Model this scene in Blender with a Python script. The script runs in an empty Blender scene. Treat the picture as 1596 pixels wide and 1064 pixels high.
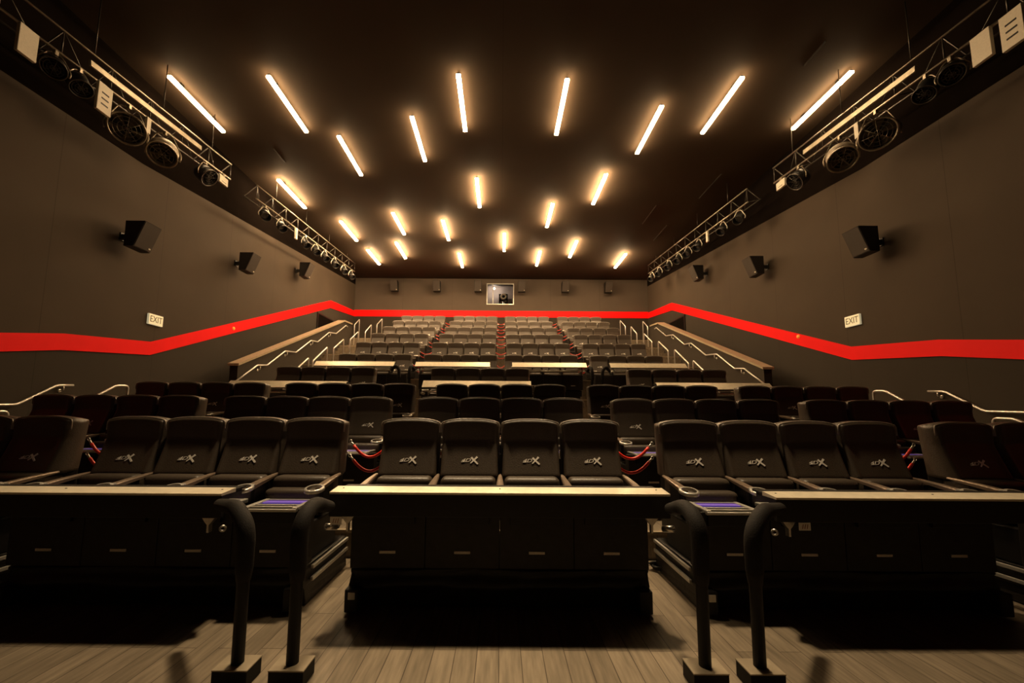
import bpy, bmesh, math, random
from mathutils import Vector, Matrix
PI = math.pi
random.seed(7)
C = bpy.context.scene.collection
S = bpy.context.scene

# ------------------------------------------------------------------ camera
EYE = 1.63
cam_d = bpy.data.cameras.new('camera'); cam = bpy.data.objects.new('camera', cam_d); C.objects.link(cam)
cam_d.sensor_fit = 'HORIZONTAL'; cam_d.sensor_width = 36.0
cam_d.lens = 36.0 * 600.0 / 1596.0
cam_d.shift_x = 17.5 / 1596.0
cam_d.shift_y = 53.0 / 1596.0
cam_d.clip_start = 0.05; cam_d.clip_end = 200
PITCH = math.atan(60 / 600.0)
ROLL = math.radians(0.4)
cam.matrix_world = (Matrix.Translation((0, 0, EYE)) @ Matrix.Rotation(PI / 2 + PITCH, 4, 'X') @ Matrix.Rotation(ROLL, 4, 'Z'))
S.camera = cam
# ------------------------------------------------------------------ world and exposure
w = bpy.data.worlds.new('world'); S.world = w; w.use_nodes = True
w.node_tree.nodes['Background'].inputs[0].default_value = (0.004, 0.003, 0.003, 1)
w.node_tree.nodes['Background'].inputs[1].default_value = 0.3
S.view_settings.view_transform = 'Standard'; S.view_settings.look = 'None'
S.view_settings.gamma = 1; S.view_settings.use_curve_mapping = False
S.view_settings.exposure = 0.0
LAMP_POWER = {'front': 62.0, 'middle': 190.0, 'rear': 230.0}
DOWN_POWER = 4800.0
LAMP_COLOR = (1.0, 0.67, 0.35, 1)
try:
    S.cycles.use_denoising = True
    S.cycles.max_bounces = 6; S.cycles.diffuse_bounces = 4; S.cycles.glossy_bounces = 3
    S.cycles.sample_clamp_indirect = 3.0
    S.cycles.use_light_tree = True
except Exception:
    pass

# ------------------------------------------------------------------ materials
def mat(name, color, rough=0.6, metal=0.0, spec=0.5, bump=0.0, scale=40.0, vary=0.0, emit=None, estr=0.0, trans=0.0):
    m = bpy.data.materials.new(name); m.use_nodes = True
    nt = m.node_tree; b = nt.nodes['Principled BSDF']
    b.inputs['Base Color'].default_value = (*color, 1)
    b.inputs['Roughness'].default_value = rough; b.inputs['Metallic'].default_value = metal
    b.inputs['Specular IOR Level'].default_value = spec
    if trans: b.inputs['Transmission Weight'].default_value = trans
    if bump or vary:
        tc = nt.nodes.new('ShaderNodeTexCoord'); n = nt.nodes.new('ShaderNodeTexNoise')
        n.inputs['Scale'].default_value = scale; n.inputs['Detail'].default_value = 4
        nt.links.new(tc.outputs['Object'], n.inputs['Vector'])
        if bump:
            bp = nt.nodes.new('ShaderNodeBump'); bp.inputs['Strength'].default_value = bump; bp.inputs['Distance'].default_value = 0.01
            nt.links.new(n.outputs['Fac'], bp.inputs['Height']); nt.links.new(bp.outputs['Normal'], b.inputs['Normal'])
        if vary:
            r = nt.nodes.new('ShaderNodeMapRange')
            r.inputs['From Min'].default_value = 0.3; r.inputs['From Max'].default_value = 0.7
            r.inputs['To Min'].default_value = 1 - vary; r.inputs['To Max'].default_value = 1 + vary
            nt.links.new(n.outputs['Fac'], r.inputs['Value'])
            mx = nt.nodes.new('ShaderNodeVectorMath'); mx.operation = 'SCALE'
            mx.inputs[0].default_value = color
            nt.links.new(r.outputs['Result'], mx.inputs['Scale']); nt.links.new(mx.outputs['Vector'], b.inputs['Base Color'])
    if emit:
        b.inputs['Emission Color'].default_value = (*emit, 1); b.inputs['Emission Strength'].default_value = estr
        if estr < 5: m.cycles.emission_sampling = 'NONE'
    return m

M = {}
M['leather'] = mat('black_leather', (0.068, 0.051, 0.037), 0.42, spec=0.5, bump=0.25, scale=90, vary=0.15)
M['highlight_piping'] = mat('pale_highlight_piping', (0.26, 0.22, 0.18), 0.3, spec=0.6, vary=0.1)  # pale tone paints in the rim highlight along the seat tops
M['fabric'] = mat('black_vinyl_skirt', (0.018, 0.015, 0.012), 0.5, spec=0.3, bump=0.35, scale=14, vary=0.2)
M['blackplastic'] = mat('black_plastic', (0.011, 0.009, 0.008), 0.45, spec=0.3, vary=0.1, scale=20)
M['blackmetal'] = mat('black_painted_metal', (0.010, 0.009, 0.008), 0.4, spec=0.5, vary=0.1, scale=25)
M['foam'] = mat('black_foam_padding', (0.011, 0.009, 0.008), 0.75, spec=0.2, bump=0.3, scale=120, vary=0.15)
M['chrome'] = mat('brushed_steel', (0.62, 0.59, 0.54), 0.28, 0.9, vary=0.12, scale=30)
M['silver'] = mat('silver_plastic', (0.60, 0.57, 0.52), 0.3, 0.45, vary=0.08, scale=30)
M['logo'] = mat('silver_print', (0.93, 0.88, 0.80), 0.35, 0.0, vary=0.05)
M['boardmetal'] = mat('brushed_metal_board', (0.72, 0.63, 0.48), 0.38, 0.97, vary=0.06, scale=12)
M['goldmetal'] = mat('champagne_anodised_metal', (0.80, 0.72, 0.56), 0.36, 0.35, vary=0.08, scale=12)
M['steelrail'] = mat('satin_steel_rail', (0.78, 0.74, 0.68), 0.3, 0.6, vary=0.05)
M['truss'] = mat('dull_black_pipe', (0.07, 0.06, 0.05), 0.35, 0.6, vary=0.2, scale=12)
M['trussbright'] = mat('galvanised_channel', (0.62, 0.55, 0.42), 0.38, 0.5, vary=0.2, scale=6)
M['fanbody'] = mat('grey_enamel', (0.34, 0.29, 0.23), 0.4, 0.2, vary=0.1, scale=10)
M['white'] = mat('white_enamel', (0.72, 0.66, 0.54), 0.45, vary=0.06)
M['paper'] = mat('white_sticker', (0.75, 0.71, 0.64), 0.6, vary=0.05)
M['ink'] = mat('brown_ink', (0.30, 0.12, 0.06), 0.6, vary=0.05)
M['grey'] = mat('grey_name_plate', (0.62, 0.56, 0.50), 0.4, vary=0.08)
M['red'] = mat('red_vinyl_rope', (0.78, 0.035, 0.02), 0.35, bump=0.1, scale=60, vary=0.08)
M['redband'] = mat('red_stripe_paint', (0.92, 0.006, 0.006), 0.5, spec=0.15, vary=0.02, scale=2)
M['trimtan'] = mat('tan_wood_cap', (0.34, 0.27, 0.18), 0.45, vary=0.12, scale=8)
M['rubber'] = mat('black_rubber', (0.012, 0.011, 0.010), 0.7)
for k_, p_ in LAMP_POWER.items(): M['lamp_' + k_] = mat('warm_diffuser_' + k_, (1, .9, .7), 0.5, emit=LAMP_COLOR[:3], estr=p_)
M['purple'] = mat('violet_indicator', (0.20, 0.12, 0.55), 0.3, emit=(0.25, 0.14, 0.8), estr=0.2)
M['exit'] = mat('exit_sign_face', (0.80, 0.72, 0.50), 0.5, emit=(1.0, 0.85, 0.50), estr=0.35)
M['exitink'] = mat('exit_sign_letters', (0.16, 0.15, 0.05), 0.5)
M['lens'] = mat('dark_lens', (0.02, 0.02, 0.025), 0.12, spec=0.8)
M['amber'] = mat('amber_dot', (0.95, 0.35, 0.05), 0.4, emit=(1, .3, .03), estr=0.3)
M['portlight'] = mat('booth_interior', (0.30, 0.25, 0.22), 0.6, vary=0.1, scale=3)
g = mat('port_glass', (0.9, 0.9, 0.9), 0.03, trans=1.0); M['glass'] = g
g.node_tree.nodes['Principled BSDF'].inputs['IOR'].default_value = 1.2

def wall_mat(name, color, seam=1.22, axis=1, rough=0.8):
    m = mat(name, color, rough, spec=0.2)
    nt = m.node_tree; b = nt.nodes['Principled BSDF']
    tc = nt.nodes.new('ShaderNodeTexCoord'); sx = nt.nodes.new('ShaderNodeSeparateXYZ')
    nt.links.new(tc.outputs['Object'], sx.inputs[0])
    mod = nt.nodes.new('ShaderNodeMath'); mod.operation = 'PINGPONG'; mod.inputs[1].default_value = seam
    nt.links.new(sx.outputs[axis], mod.inputs[0])
    lt = nt.nodes.new('ShaderNodeMath'); lt.operation = 'LESS_THAN'; lt.inputs[1].default_value = 0.006
    nt.links.new(mod.outputs[0], lt.inputs[0])
    n = nt.nodes.new('ShaderNodeTexNoise'); n.inputs['Scale'].default_value = 0.9; n.inputs['Detail'].default_value = 5
    nt.links.new(tc.outputs['Object'], n.inputs['Vector'])
    r = nt.nodes.new('ShaderNodeMapRange'); r.inputs['To Min'].default_value = 0.85; r.inputs['To Max'].default_value = 1.15
    nt.links.new(n.outputs['Fac'], r.inputs['Value'])
    s2 = nt.nodes.new('ShaderNodeMath'); s2.operation = 'MULTIPLY_ADD'; s2.inputs[1].default_value = -0.35
    nt.links.new(lt.outputs[0], s2.inputs[0]); nt.links.new(r.outputs['Result'], s2.inputs[2])
    v = nt.nodes.new('ShaderNodeVectorMath'); v.operation = 'SCALE'; v.inputs[0].default_value = color
    nt.links.new(s2.outputs[0], v.inputs['Scale']); nt.links.new(v.outputs['Vector'], b.inputs['Base Color'])
    f = nt.nodes.new('ShaderNodeTexNoise'); f.inputs['Scale'].default_value = 220
    nt.links.new(tc.outputs['Object'], f.inputs['Vector'])
    bp = nt.nodes.new('ShaderNodeBump'); bp.inputs['Strength'].default_value = 0.15; bp.inputs['Distance'].default_value = 0.004
    nt.links.new(f.outputs['Fac'], bp.inputs['Height']); nt.links.new(bp.outputs['Normal'], b.inputs['Normal'])
    return m
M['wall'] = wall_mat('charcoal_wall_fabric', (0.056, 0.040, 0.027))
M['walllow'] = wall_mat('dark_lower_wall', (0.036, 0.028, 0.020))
M['wallback'] = wall_mat('charcoal_back_wall', (0.085, 0.064, 0.048), 1.5, 0)
M['ceiling'] = wall_mat('black_ceiling', (0.056, 0.037, 0.023), 40, 0, 0.8)
M['deepblack'] = mat('black_upper_wall', (0.007, 0.005, 0.004), 0.95, spec=0.0, vary=0.1, scale=3)

def floor_mat():
    m = mat('wood_look_vinyl_planks', (0.2, 0.15, 0.1), 0.42, spec=0.4)
    nt = m.node_tree; b = nt.nodes['Principled BSDF']
    tc = nt.nodes.new('ShaderNodeTexCoord'); mp = nt.nodes.new('ShaderNodeMapping')
    mp.inputs['Rotation'].default_value = (0, 0, PI / 2)
    nt.links.new(tc.outputs['Object'], mp.inputs['Vector'])
    br = nt.nodes.new('ShaderNodeTexBrick')
    br.inputs['Scale'].default_value = 1.0; br.inputs['Brick Width'].default_value = 0.95; br.inputs['Row Height'].default_value = 0.15
    br.inputs['Mortar Size'].default_value = 0.003; br.inputs['Bias'].default_value = 0.0
    br.inputs['Color1'].default_value = (0.17, 0.134, 0.094, 1); br.inputs['Color2'].default_value = (0.235, 0.187, 0.133, 1)
    br.inputs['Mortar'].default_value = (0.07, 0.05, 0.035, 1)
    nt.links.new(mp.outputs['Vector'], br.inputs['Vector'])
    mp2 = nt.nodes.new('ShaderNodeMapping'); mp2.inputs['Scale'].default_value = (14, 1.4, 6)
    nt.links.new(tc.outputs['Object'], mp2.inputs['Vector'])
    n = nt.nodes.new('ShaderNodeTexNoise'); n.inputs['Scale'].default_value = 2.2; n.inputs['Detail'].default_value = 7
    nt.links.new(mp2.outputs['Vector'], n.inputs['Vector'])
    r = nt.nodes.new('ShaderNodeMapRange'); r.inputs['From Min'].default_value = 0.3; r.inputs['From Max'].default_value = 0.7
    r.inputs['To Min'].default_value = 0.72; r.inputs['To Max'].default_value = 1.25
    nt.links.new(n.outputs['Fac'], r.inputs['Value'])
    v = nt.nodes.new('ShaderNodeVectorMath'); v.operation = 'SCALE'
    nt.links.new(br.outputs['Color'], v.inputs[0]); nt.links.new(r.outputs['Result'], v.inputs['Scale'])
    nt.links.new(v.outputs['Vector'], b.inputs['Base Color'])
    bp = nt.nodes.new('ShaderNodeBump'); bp.inputs['Strength'].default_value = 0.25; bp.inputs['Distance'].default_value = 0.003
    nt.links.new(n.outputs['Fac'], bp.inputs['Height']); nt.links.new(bp.outputs['Normal'], b.inputs['Normal'])
    return m
M['floor'] = floor_mat()

# ------------------------------------------------------------------ mesh helpers
def quadbox(bm, x0, x1, y0, y1, z0, z1, bev=0.0, seg=2):
    t = bmesh.new()
    vs = [t.verts.new(p) for p in [(x0, y0, z0), (x1, y0, z0), (x1, y1, z0), (x0, y1, z0), (x0, y0, z1), (x1, y0, z1), (x1, y1, z1), (x0, y1, z1)]]
    for f in [(0, 3, 2, 1), (4, 5, 6, 7), (0, 1, 5, 4), (1, 2, 6, 5), (2, 3, 7, 6), (3, 0, 4, 7)]: t.faces.new([vs[i] for i in f])
    if bev: bmesh.ops.bevel(t, geom=list(t.edges), offset=bev, segments=seg, affect='EDGES', profile=0.5)
    merge(bm, t)
def merge(bm, t, mtx=None):
    if mtx: t.transform(mtx)
    mp = {}
    for v in t.verts: mp[v] = bm.verts.new(v.co)
    for f in t.faces:
        try:
            nf = bm.faces.new([mp[v] for v in f.verts]); nf.smooth = f.smooth
        except ValueError: pass
    t.free()
def tube(bm, pts, r, n=10, closed=False, radii=None, caps=True):
    pts = [Vector(p) for p in pts]; rings = []; N = len(pts)
    prev = None
    for i, p in enumerate(pts):
        if closed: d = (pts[(i + 1) % N] - pts[i - 1])
        elif i == 0: d = pts[1] - p
        elif i == N - 1: d = p - pts[i - 1]
        else: d = (pts[i + 1] - p).normalized() + (p - pts[i - 1]).normalized()
        d.normalize()
        if prev is None:
            a = Vector((0, 0, 1)) if abs(d.z) < 0.9 else Vector((1, 0, 0))
            u = d.cross(a).normalized()
        else:
            u = (prev - d * prev.dot(d)).normalized()
        prev = u; v = d.cross(u)
        rr = radii[i] if radii else r
        rings.append([bm.verts.new(p + (u * math.cos(2 * PI * k / n) + v * math.sin(2 * PI * k / n)) * rr) for k in range(n)])
    for i in range(N if closed else N - 1):
        A = rings[i]; B = rings[(i + 1) % N]
        for k in range(n):
            f = bm.faces.new([A[k], A[(k + 1) % n], B[(k + 1) % n], B[k]]); f.smooth = True
    if not closed and caps:
        bm.faces.new(rings[0][::-1]); bm.faces.new(rings[-1])
def smooth_path(pts, rad=0.1, seg=6):
    """round the corners of a polyline"""
    P = [Vector(p) for p in pts]; out = [P[0]]
    for i in range(1, len(P) - 1):
        a, b, c = P[i - 1], P[i], P[i + 1]
        r = min(rad, (a - b).length * 0.49, (c - b).length * 0.49)
        s = b + (a - b).normalized() * r; e = b + (c - b).normalized() * r
        for k in range(seg + 1):
            t = k / seg
            out.append(s * (1 - t) ** 2 + b * 2 * t * (1 - t) + e * t * t)
    out.append(P[-1]); return out
def lathe(bm, prof, n=24, mtx=None):
    """profile of (radius, z), about z"""
    t = bmesh.new(); rings = []
    for r, z in prof:
        rings.append([t.verts.new((max(r, 1e-4) * math.cos(2 * PI * k / n), max(r, 1e-4) * math.sin(2 * PI * k / n), z)) for k in range(n)])
    for A, B in zip(rings, rings[1:]):
        for k in range(n):
            f = t.faces.new([A[k], A[(k + 1) % n], B[(k + 1) % n], B[k]]); f.smooth = True
    merge(bm, t, mtx)
def prism(bm, poly, axis, a, b):
    """extrude polygon along an axis; poly points are the two other coordinates in order"""
    def mk(p, s):
        if axis == 'x': return (s, p[0], p[1])
        if axis == 'y': return (p[0], s, p[1])
        return (p[0], p[1], s)
    A = [bm.verts.new(mk(p, a)) for p in poly]; B = [bm.verts.new(mk(p, b)) for p in poly]
    n = len(poly)
    bm.faces.new(A); bm.faces.new(B[::-1])
    for k in range(n): bm.faces.new([A[k], B[k], B[(k + 1) % n], A[(k + 1) % n]])
def frame_to(direction, origin=(0, 0, 0)):
    d = Vector(direction).normalized()
    q = Vector((0, 0, 1)).rotation_difference(d)
    return Matrix.Translation(origin) @ q.to_matrix().to_4x4()

def mesh_of(name, bm, m, smooth=False):
    bmesh.ops.recalc_face_normals(bm, faces=list(bm.faces))
    me = bpy.data.meshes.new(name)
    if smooth:
        for f in bm.faces: f.smooth = True
    bm.to_mesh(me); bm.free()
    me.materials.append(M[m]); return me
def obj(name, bm, m, parent=None, smooth=False):
    o = bpy.data.objects.new(name, mesh_of(name, bm, m, smooth)); C.objects.link(o)
    if parent is not None: o.parent = parent
    return o
def tag(o, label, cat=None, group=None):
    o['label'] = label
    if cat: o['category'] = cat
    if group: o['group'] = group
    return o
def thing(name, label, cat, loc=(0, 0, 0), group=None):
    o = bpy.data.objects.new(name, None); C.objects.link(o); o.location = loc
    o.empty_display_size = 0.1
    return tag(o, label, cat, group)
def struct(name, bm, m):
    o = obj(name, bm, m); o['kind'] = 'structure'; return o
def copy_tree(o, parent=None):
    c = o.copy(); C.objects.link(c); c.parent = parent
    for ch in KIDS.get(o.name, list(o.children)): copy_tree(ch, c)
    return c
KIDS = {}
def remember(o):
    KIDS[o.name] = list(o.children)
    for ch in KIDS[o.name]: remember(ch)
def text_mesh(txt, size, extrude=0.002, shear=0.0):
    cu = bpy.data.curves.new('txt', 'FONT'); cu.body = txt; cu.size = size; cu.extrude = extrude
    cu.align_x = 'CENTER'; cu.align_y = 'CENTER'; cu.shear = shear
    o = bpy.data.objects.new('txt', cu); C.objects.link(o)
    dg = bpy.context.evaluated_depsgraph_get(); dg.update()
    me = bpy.data.meshes.new_from_object(o.evaluated_get(dg))
    bpy.data.objects.remove(o); bpy.data.curves.remove(cu)
    return me
def bm_from(me, mtx):
    t = bmesh.new(); t.from_mesh(me); t.transform(mtx); bpy.data.meshes.remove(me); return t

# ------------------------------------------------------------------ layout numbers (metres; camera stands at x=0, y=0)
WX = 8.93            # side walls
YB = 22.9            # back wall
ZC = 9.86            # ceiling
ROW_Y = [4.15, 5.85, 7.46, 9.75, 13.1, 14.95, 16.65, 18.3, 19.9, 21.55]
ROW_Z = [0.0, 0.30, 0.63, 1.22, 2.08, 2.83, 3.54, 4.22, 4.90, 5.59]
EDGE = [None, 4.55, 6.00, 8.05, 11.5, 13.5, 15.3, 16.95, 18.6, 20.2]   # front edge of each tier

# ------------------------------------------------------------------ room
bm = bmesh.new()
prof = [(-6.0, 0.0)]
for i in range(1, 10):
    prof += [(EDGE[i], ROW_Z[i - 1]), (EDGE[i], ROW_Z[i])]
prof += [(YB + 0.2, ROW_Z[9])]
vsA = [bm.verts.new((-WX - .05, y, z)) for y, z in prof]; vsB = [bm.verts.new((WX + .05, y, z)) for y, z in prof]
for k in range(len(prof) - 1): bm.faces.new([vsA[k], vsA[k + 1], vsB[k + 1], vsB[k]])
bot = [bm.verts.new((-WX - .05, -6, -0.3)), bm.verts.new((-WX - .05, YB + .2, -0.3)), bm.verts.new((WX + .05, YB + .2, -0.3)), bm.verts.new((WX + .05, -6, -0.3))]
bm.faces.new(bot)
bm.faces.new([bot[0]] + vsA + [bot[1]]); bm.faces.new([bot[3]] + vsB + [bot[2]])
bm.faces.new([bot[0], bot[3], vsB[0], vsA[0]]); bm.faces.new([bot[1], bot[2], vsB[-1], vsA[-1]])
struct('floor', bm, 'floor')
# stair steps at both sides between tiers
for s, nm in ((-1, 'left'), (1, 'right')):
    bm = bmesh.new()
    for i in range(4, 10):
        rise = ROW_Z[i] - ROW_Z[i - 1]
        for k in range(3):
            y0 = EDGE[i] - 0.29 * (3 - k)
            x0, x1 = sorted((s * 6.12, s * 7.86))
            quadbox(bm, x0, x1, y0, EDGE[i] + .002, ROW_Z[i - 1] - .01, ROW_Z[i - 1] + rise * (k + 1) / 4)
    x0, x1 = sorted((s * 7.25, s * 8.93))
    quadbox(bm, x0, x1, EDGE[3] - 0.35, EDGE[3] + .002, ROW_Z[2] - .01, ROW_Z[2] + 0.3)
    o = struct('trim_' + ('1' if s < 0 else '2'), bm, 'floor')
    o['label'] = 'wood-look stair steps climbing beside the %s half wall' % nm
# nosing strips at the tier edges
bm = bmesh.new()
for i in range(1, 10):
    quadbox(bm, -WX, WX, EDGE[i] - 0.012, EDGE[i] + 0.045, ROW_Z[i] - 0.03, ROW_Z[i] + 0.006)
struct('trim_3', bm, 'trimtan')

# red stripe line on side walls (lower edge), (y, z)
SL = [(-6.0, 2.45), (6.4, 2.60), (7.72, 2.86), (9.68, 3.06), (19.65, 7.08), (YB, 7.47)]
BT = 0.34
UPPER_EDGE = [(YB, 9.45), (12.0, 8.12), (9.0, 7.75), (-6.0, 7.2)]  # line above which the side walls turn near black
for s, nm in ((-1, 'left'), (1, 'right')):
    bm = bmesh.new()   # wall above the stripe
    up = [(y, z + BT * 0.5) for y, z in SL]
    prism(bm, up + UPPER_EDGE, 'x', s * WX, s * (WX + .3))
    struct('wall_' + nm, bm, 'wall')
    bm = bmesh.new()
    prism(bm, UPPER_EDGE + [(-6.0, ZC + .3), (YB, ZC + .3)], 'x', s * WX, s * (WX + .3))
    o = struct('wall_%s_upper' % nm, bm, 'deepblack')
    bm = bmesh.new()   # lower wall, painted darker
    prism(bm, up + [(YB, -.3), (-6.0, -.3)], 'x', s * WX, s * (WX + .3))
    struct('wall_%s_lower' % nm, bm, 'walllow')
    bm = bmesh.new()
    prism(bm, [(y, z) for y, z in SL] + [(y, z + BT + (0.06 if 10 < y < 20 else 0)) for y, z in reversed(SL)], 'x', s * (WX - 0.022), s * (WX + .01))
    o = obj('wall_stripe', bm, 'redband')
    tag(o, 'bright red angular stripe running along the %s side wall' % nm, 'wall stripe', 'red wall stripes')
bm = bmesh.new()
quadbox(bm, -WX, WX, YB - 0.022, YB + .01, 7.47, 7.87)
tag(obj('wall_stripe', bm, 'redband'), 'straight red stripe along the back wall above last row', 'wall stripe', 'red wall stripes')

# back wall with the projection port opening
PX0, PX1, PZ0, PZ1 = -0.85, 0.72, 8.30, 9.52
bm = bmesh.new()
quadbox(bm, -WX - .3, PX0, YB, YB + .3, 7.6, ZC + .3); quadbox(bm, PX1, WX + .3, YB, YB + .3, 7.6, ZC + .3)
quadbox(bm, PX0, PX1, YB, YB + .3, PZ1, ZC + .3); quadbox(bm, PX0, PX1, YB, YB + .3, 7.6, PZ0)
struct('wall_back', bm, 'wallback')
bm = bmesh.new(); quadbox(bm, -WX - .3, WX + .3, YB, YB + .3, -.3, 7.6); struct('wall_back_lower', bm, 'walllow')
bm = bmesh.new(); quadbox(bm, -WX - .3, WX + .3, -6.3, -6.0, -.3, ZC + .3); struct('wall_front', bm, 'deepblack')
bm = bmesh.new(); quadbox(bm, -WX - .3, WX + .3, -6.3, YB + .3, ZC, ZC + .3); struct('ceiling', bm, 'ceiling')

# projection port: frame, glass, booth recess
bm = bmesh.new()
fw = 0.05
quadbox(bm, PX0 - fw, PX1 + fw, YB - .03, YB + .05, PZ1, PZ1 + fw); quadbox(bm, PX0 - fw, PX1 + fw, YB - .03, YB + .05, PZ0 - fw, PZ0)
quadbox(bm, PX0 - fw, PX0, YB - .03, YB + .05, PZ0, PZ1); quadbox(bm, PX1, PX1 + fw, YB - .03, YB + .05, PZ0, PZ1)
quadbox(bm, -0.53, -0.49, YB - .03, YB + .05, PZ0, PZ1)
wf = struct('window_1', bm, 'silver')
bm = bmesh.new(); quadbox(bm, PX0, PX1, YB + .02, YB + .028, PZ0, PZ1)
go = obj('glass', bm, 'glass', wf)
bm = bmesh.new()
quadbox(bm, PX0 - .3, PX1 + .3, YB + 1.1, YB + 1.2, PZ0 - .3, PZ1 + .3)
quadbox(bm, PX0 - .3, PX1 + .3, YB + .3, YB + 1.1, PZ0 - .3, PZ0 - .2); quadbox(bm, PX0 - .3, PX1 + .3, YB + .3, YB + 1.1, PZ1 + .2, PZ1 + .3)
quadbox(bm, PX0 - .3, PX0 - .2, YB + .3, YB + 1.1, PZ0 - .2, PZ1 + .2); quadbox(bm, PX1 + .2, PX1 + .3, YB + .3, YB + 1.1, PZ0 - .2, PZ1 + .2)
struct('wall_booth', bm, 'portlight')
t = thing('projector', 'dark cinema projector with round lens behind the back wall window', 'projector', (0.13, YB + .30, 8.12))
bm = bmesh.new(); quadbox(bm, -.28, .28, .12, .7, .30, .95, .03); quadbox(bm, -.20, .20, .2, .6, 0.0, .32); obj('body', bm, 'blackplastic', t)
bm = bmesh.new(); lathe(bm, [(.10, 0), (.19, 0), (.19, .16), (.10, .16), (.10, 0)], 28, frame_to((0, -1, 0), (0, .13, .74))); obj('lens_ring', bm, 'white', t)
bm = bmesh.new(); lathe(bm, [(0, .12), (.10, .10), (.10, 0)], 24, frame_to((0, -1, 0), (0, .13, .74))); obj('lens', bm, 'lens', t)
bm = bmesh.new()
for k in range(3): quadbox(bm, -.2 + k * .15, -.1 + k * .15, .06, .13, .34, .42, .01)
obj('control_box', bm, 'blackplastic', t)
bm = bmesh.new(); quadbox(bm, -.75, .5, .1, .72, -.02, .02); obj('shelf', bm, 'portlight', t)

bl = bpy.data.lights.new('booth_fill', 'POINT'); bl.energy = 30; bl.color = (1, .85, .7); bl.shadow_soft_size = .08  # added point light to brighten the booth, no real fitting
bo = bpy.data.objects.new('booth_fill', bl); C.objects.link(bo); bo.location = (-.45, YB + .55, 9.45)
# door openings high on the side walls beyond the half walls
for s, n in ((-1, 1), (1, 2)):
    bm = bmesh.new()
    x0, x1 = sorted((s * (WX - .03), s * (WX + .02)))
    quadbox(bm, x0, x1, 18.35, 20.1, 4.2, 6.42)
    d = struct('door_%d' % n, bm, 'deepblack')
    bm = bmesh.new()
    x0, x1 = sorted((s * (WX - .05), s * (WX - .0)))
    quadbox(bm, x0, x1, 18.27, 18.35, 4.2, 6.5); quadbox(bm, x0, x1, 20.1, 20.18, 4.2, 6.5); quadbox(bm, x0, x1, 18.35, 20.1, 6.42, 6.5)
    obj('door_frame', bm, 'blackmetal', d)

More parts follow.
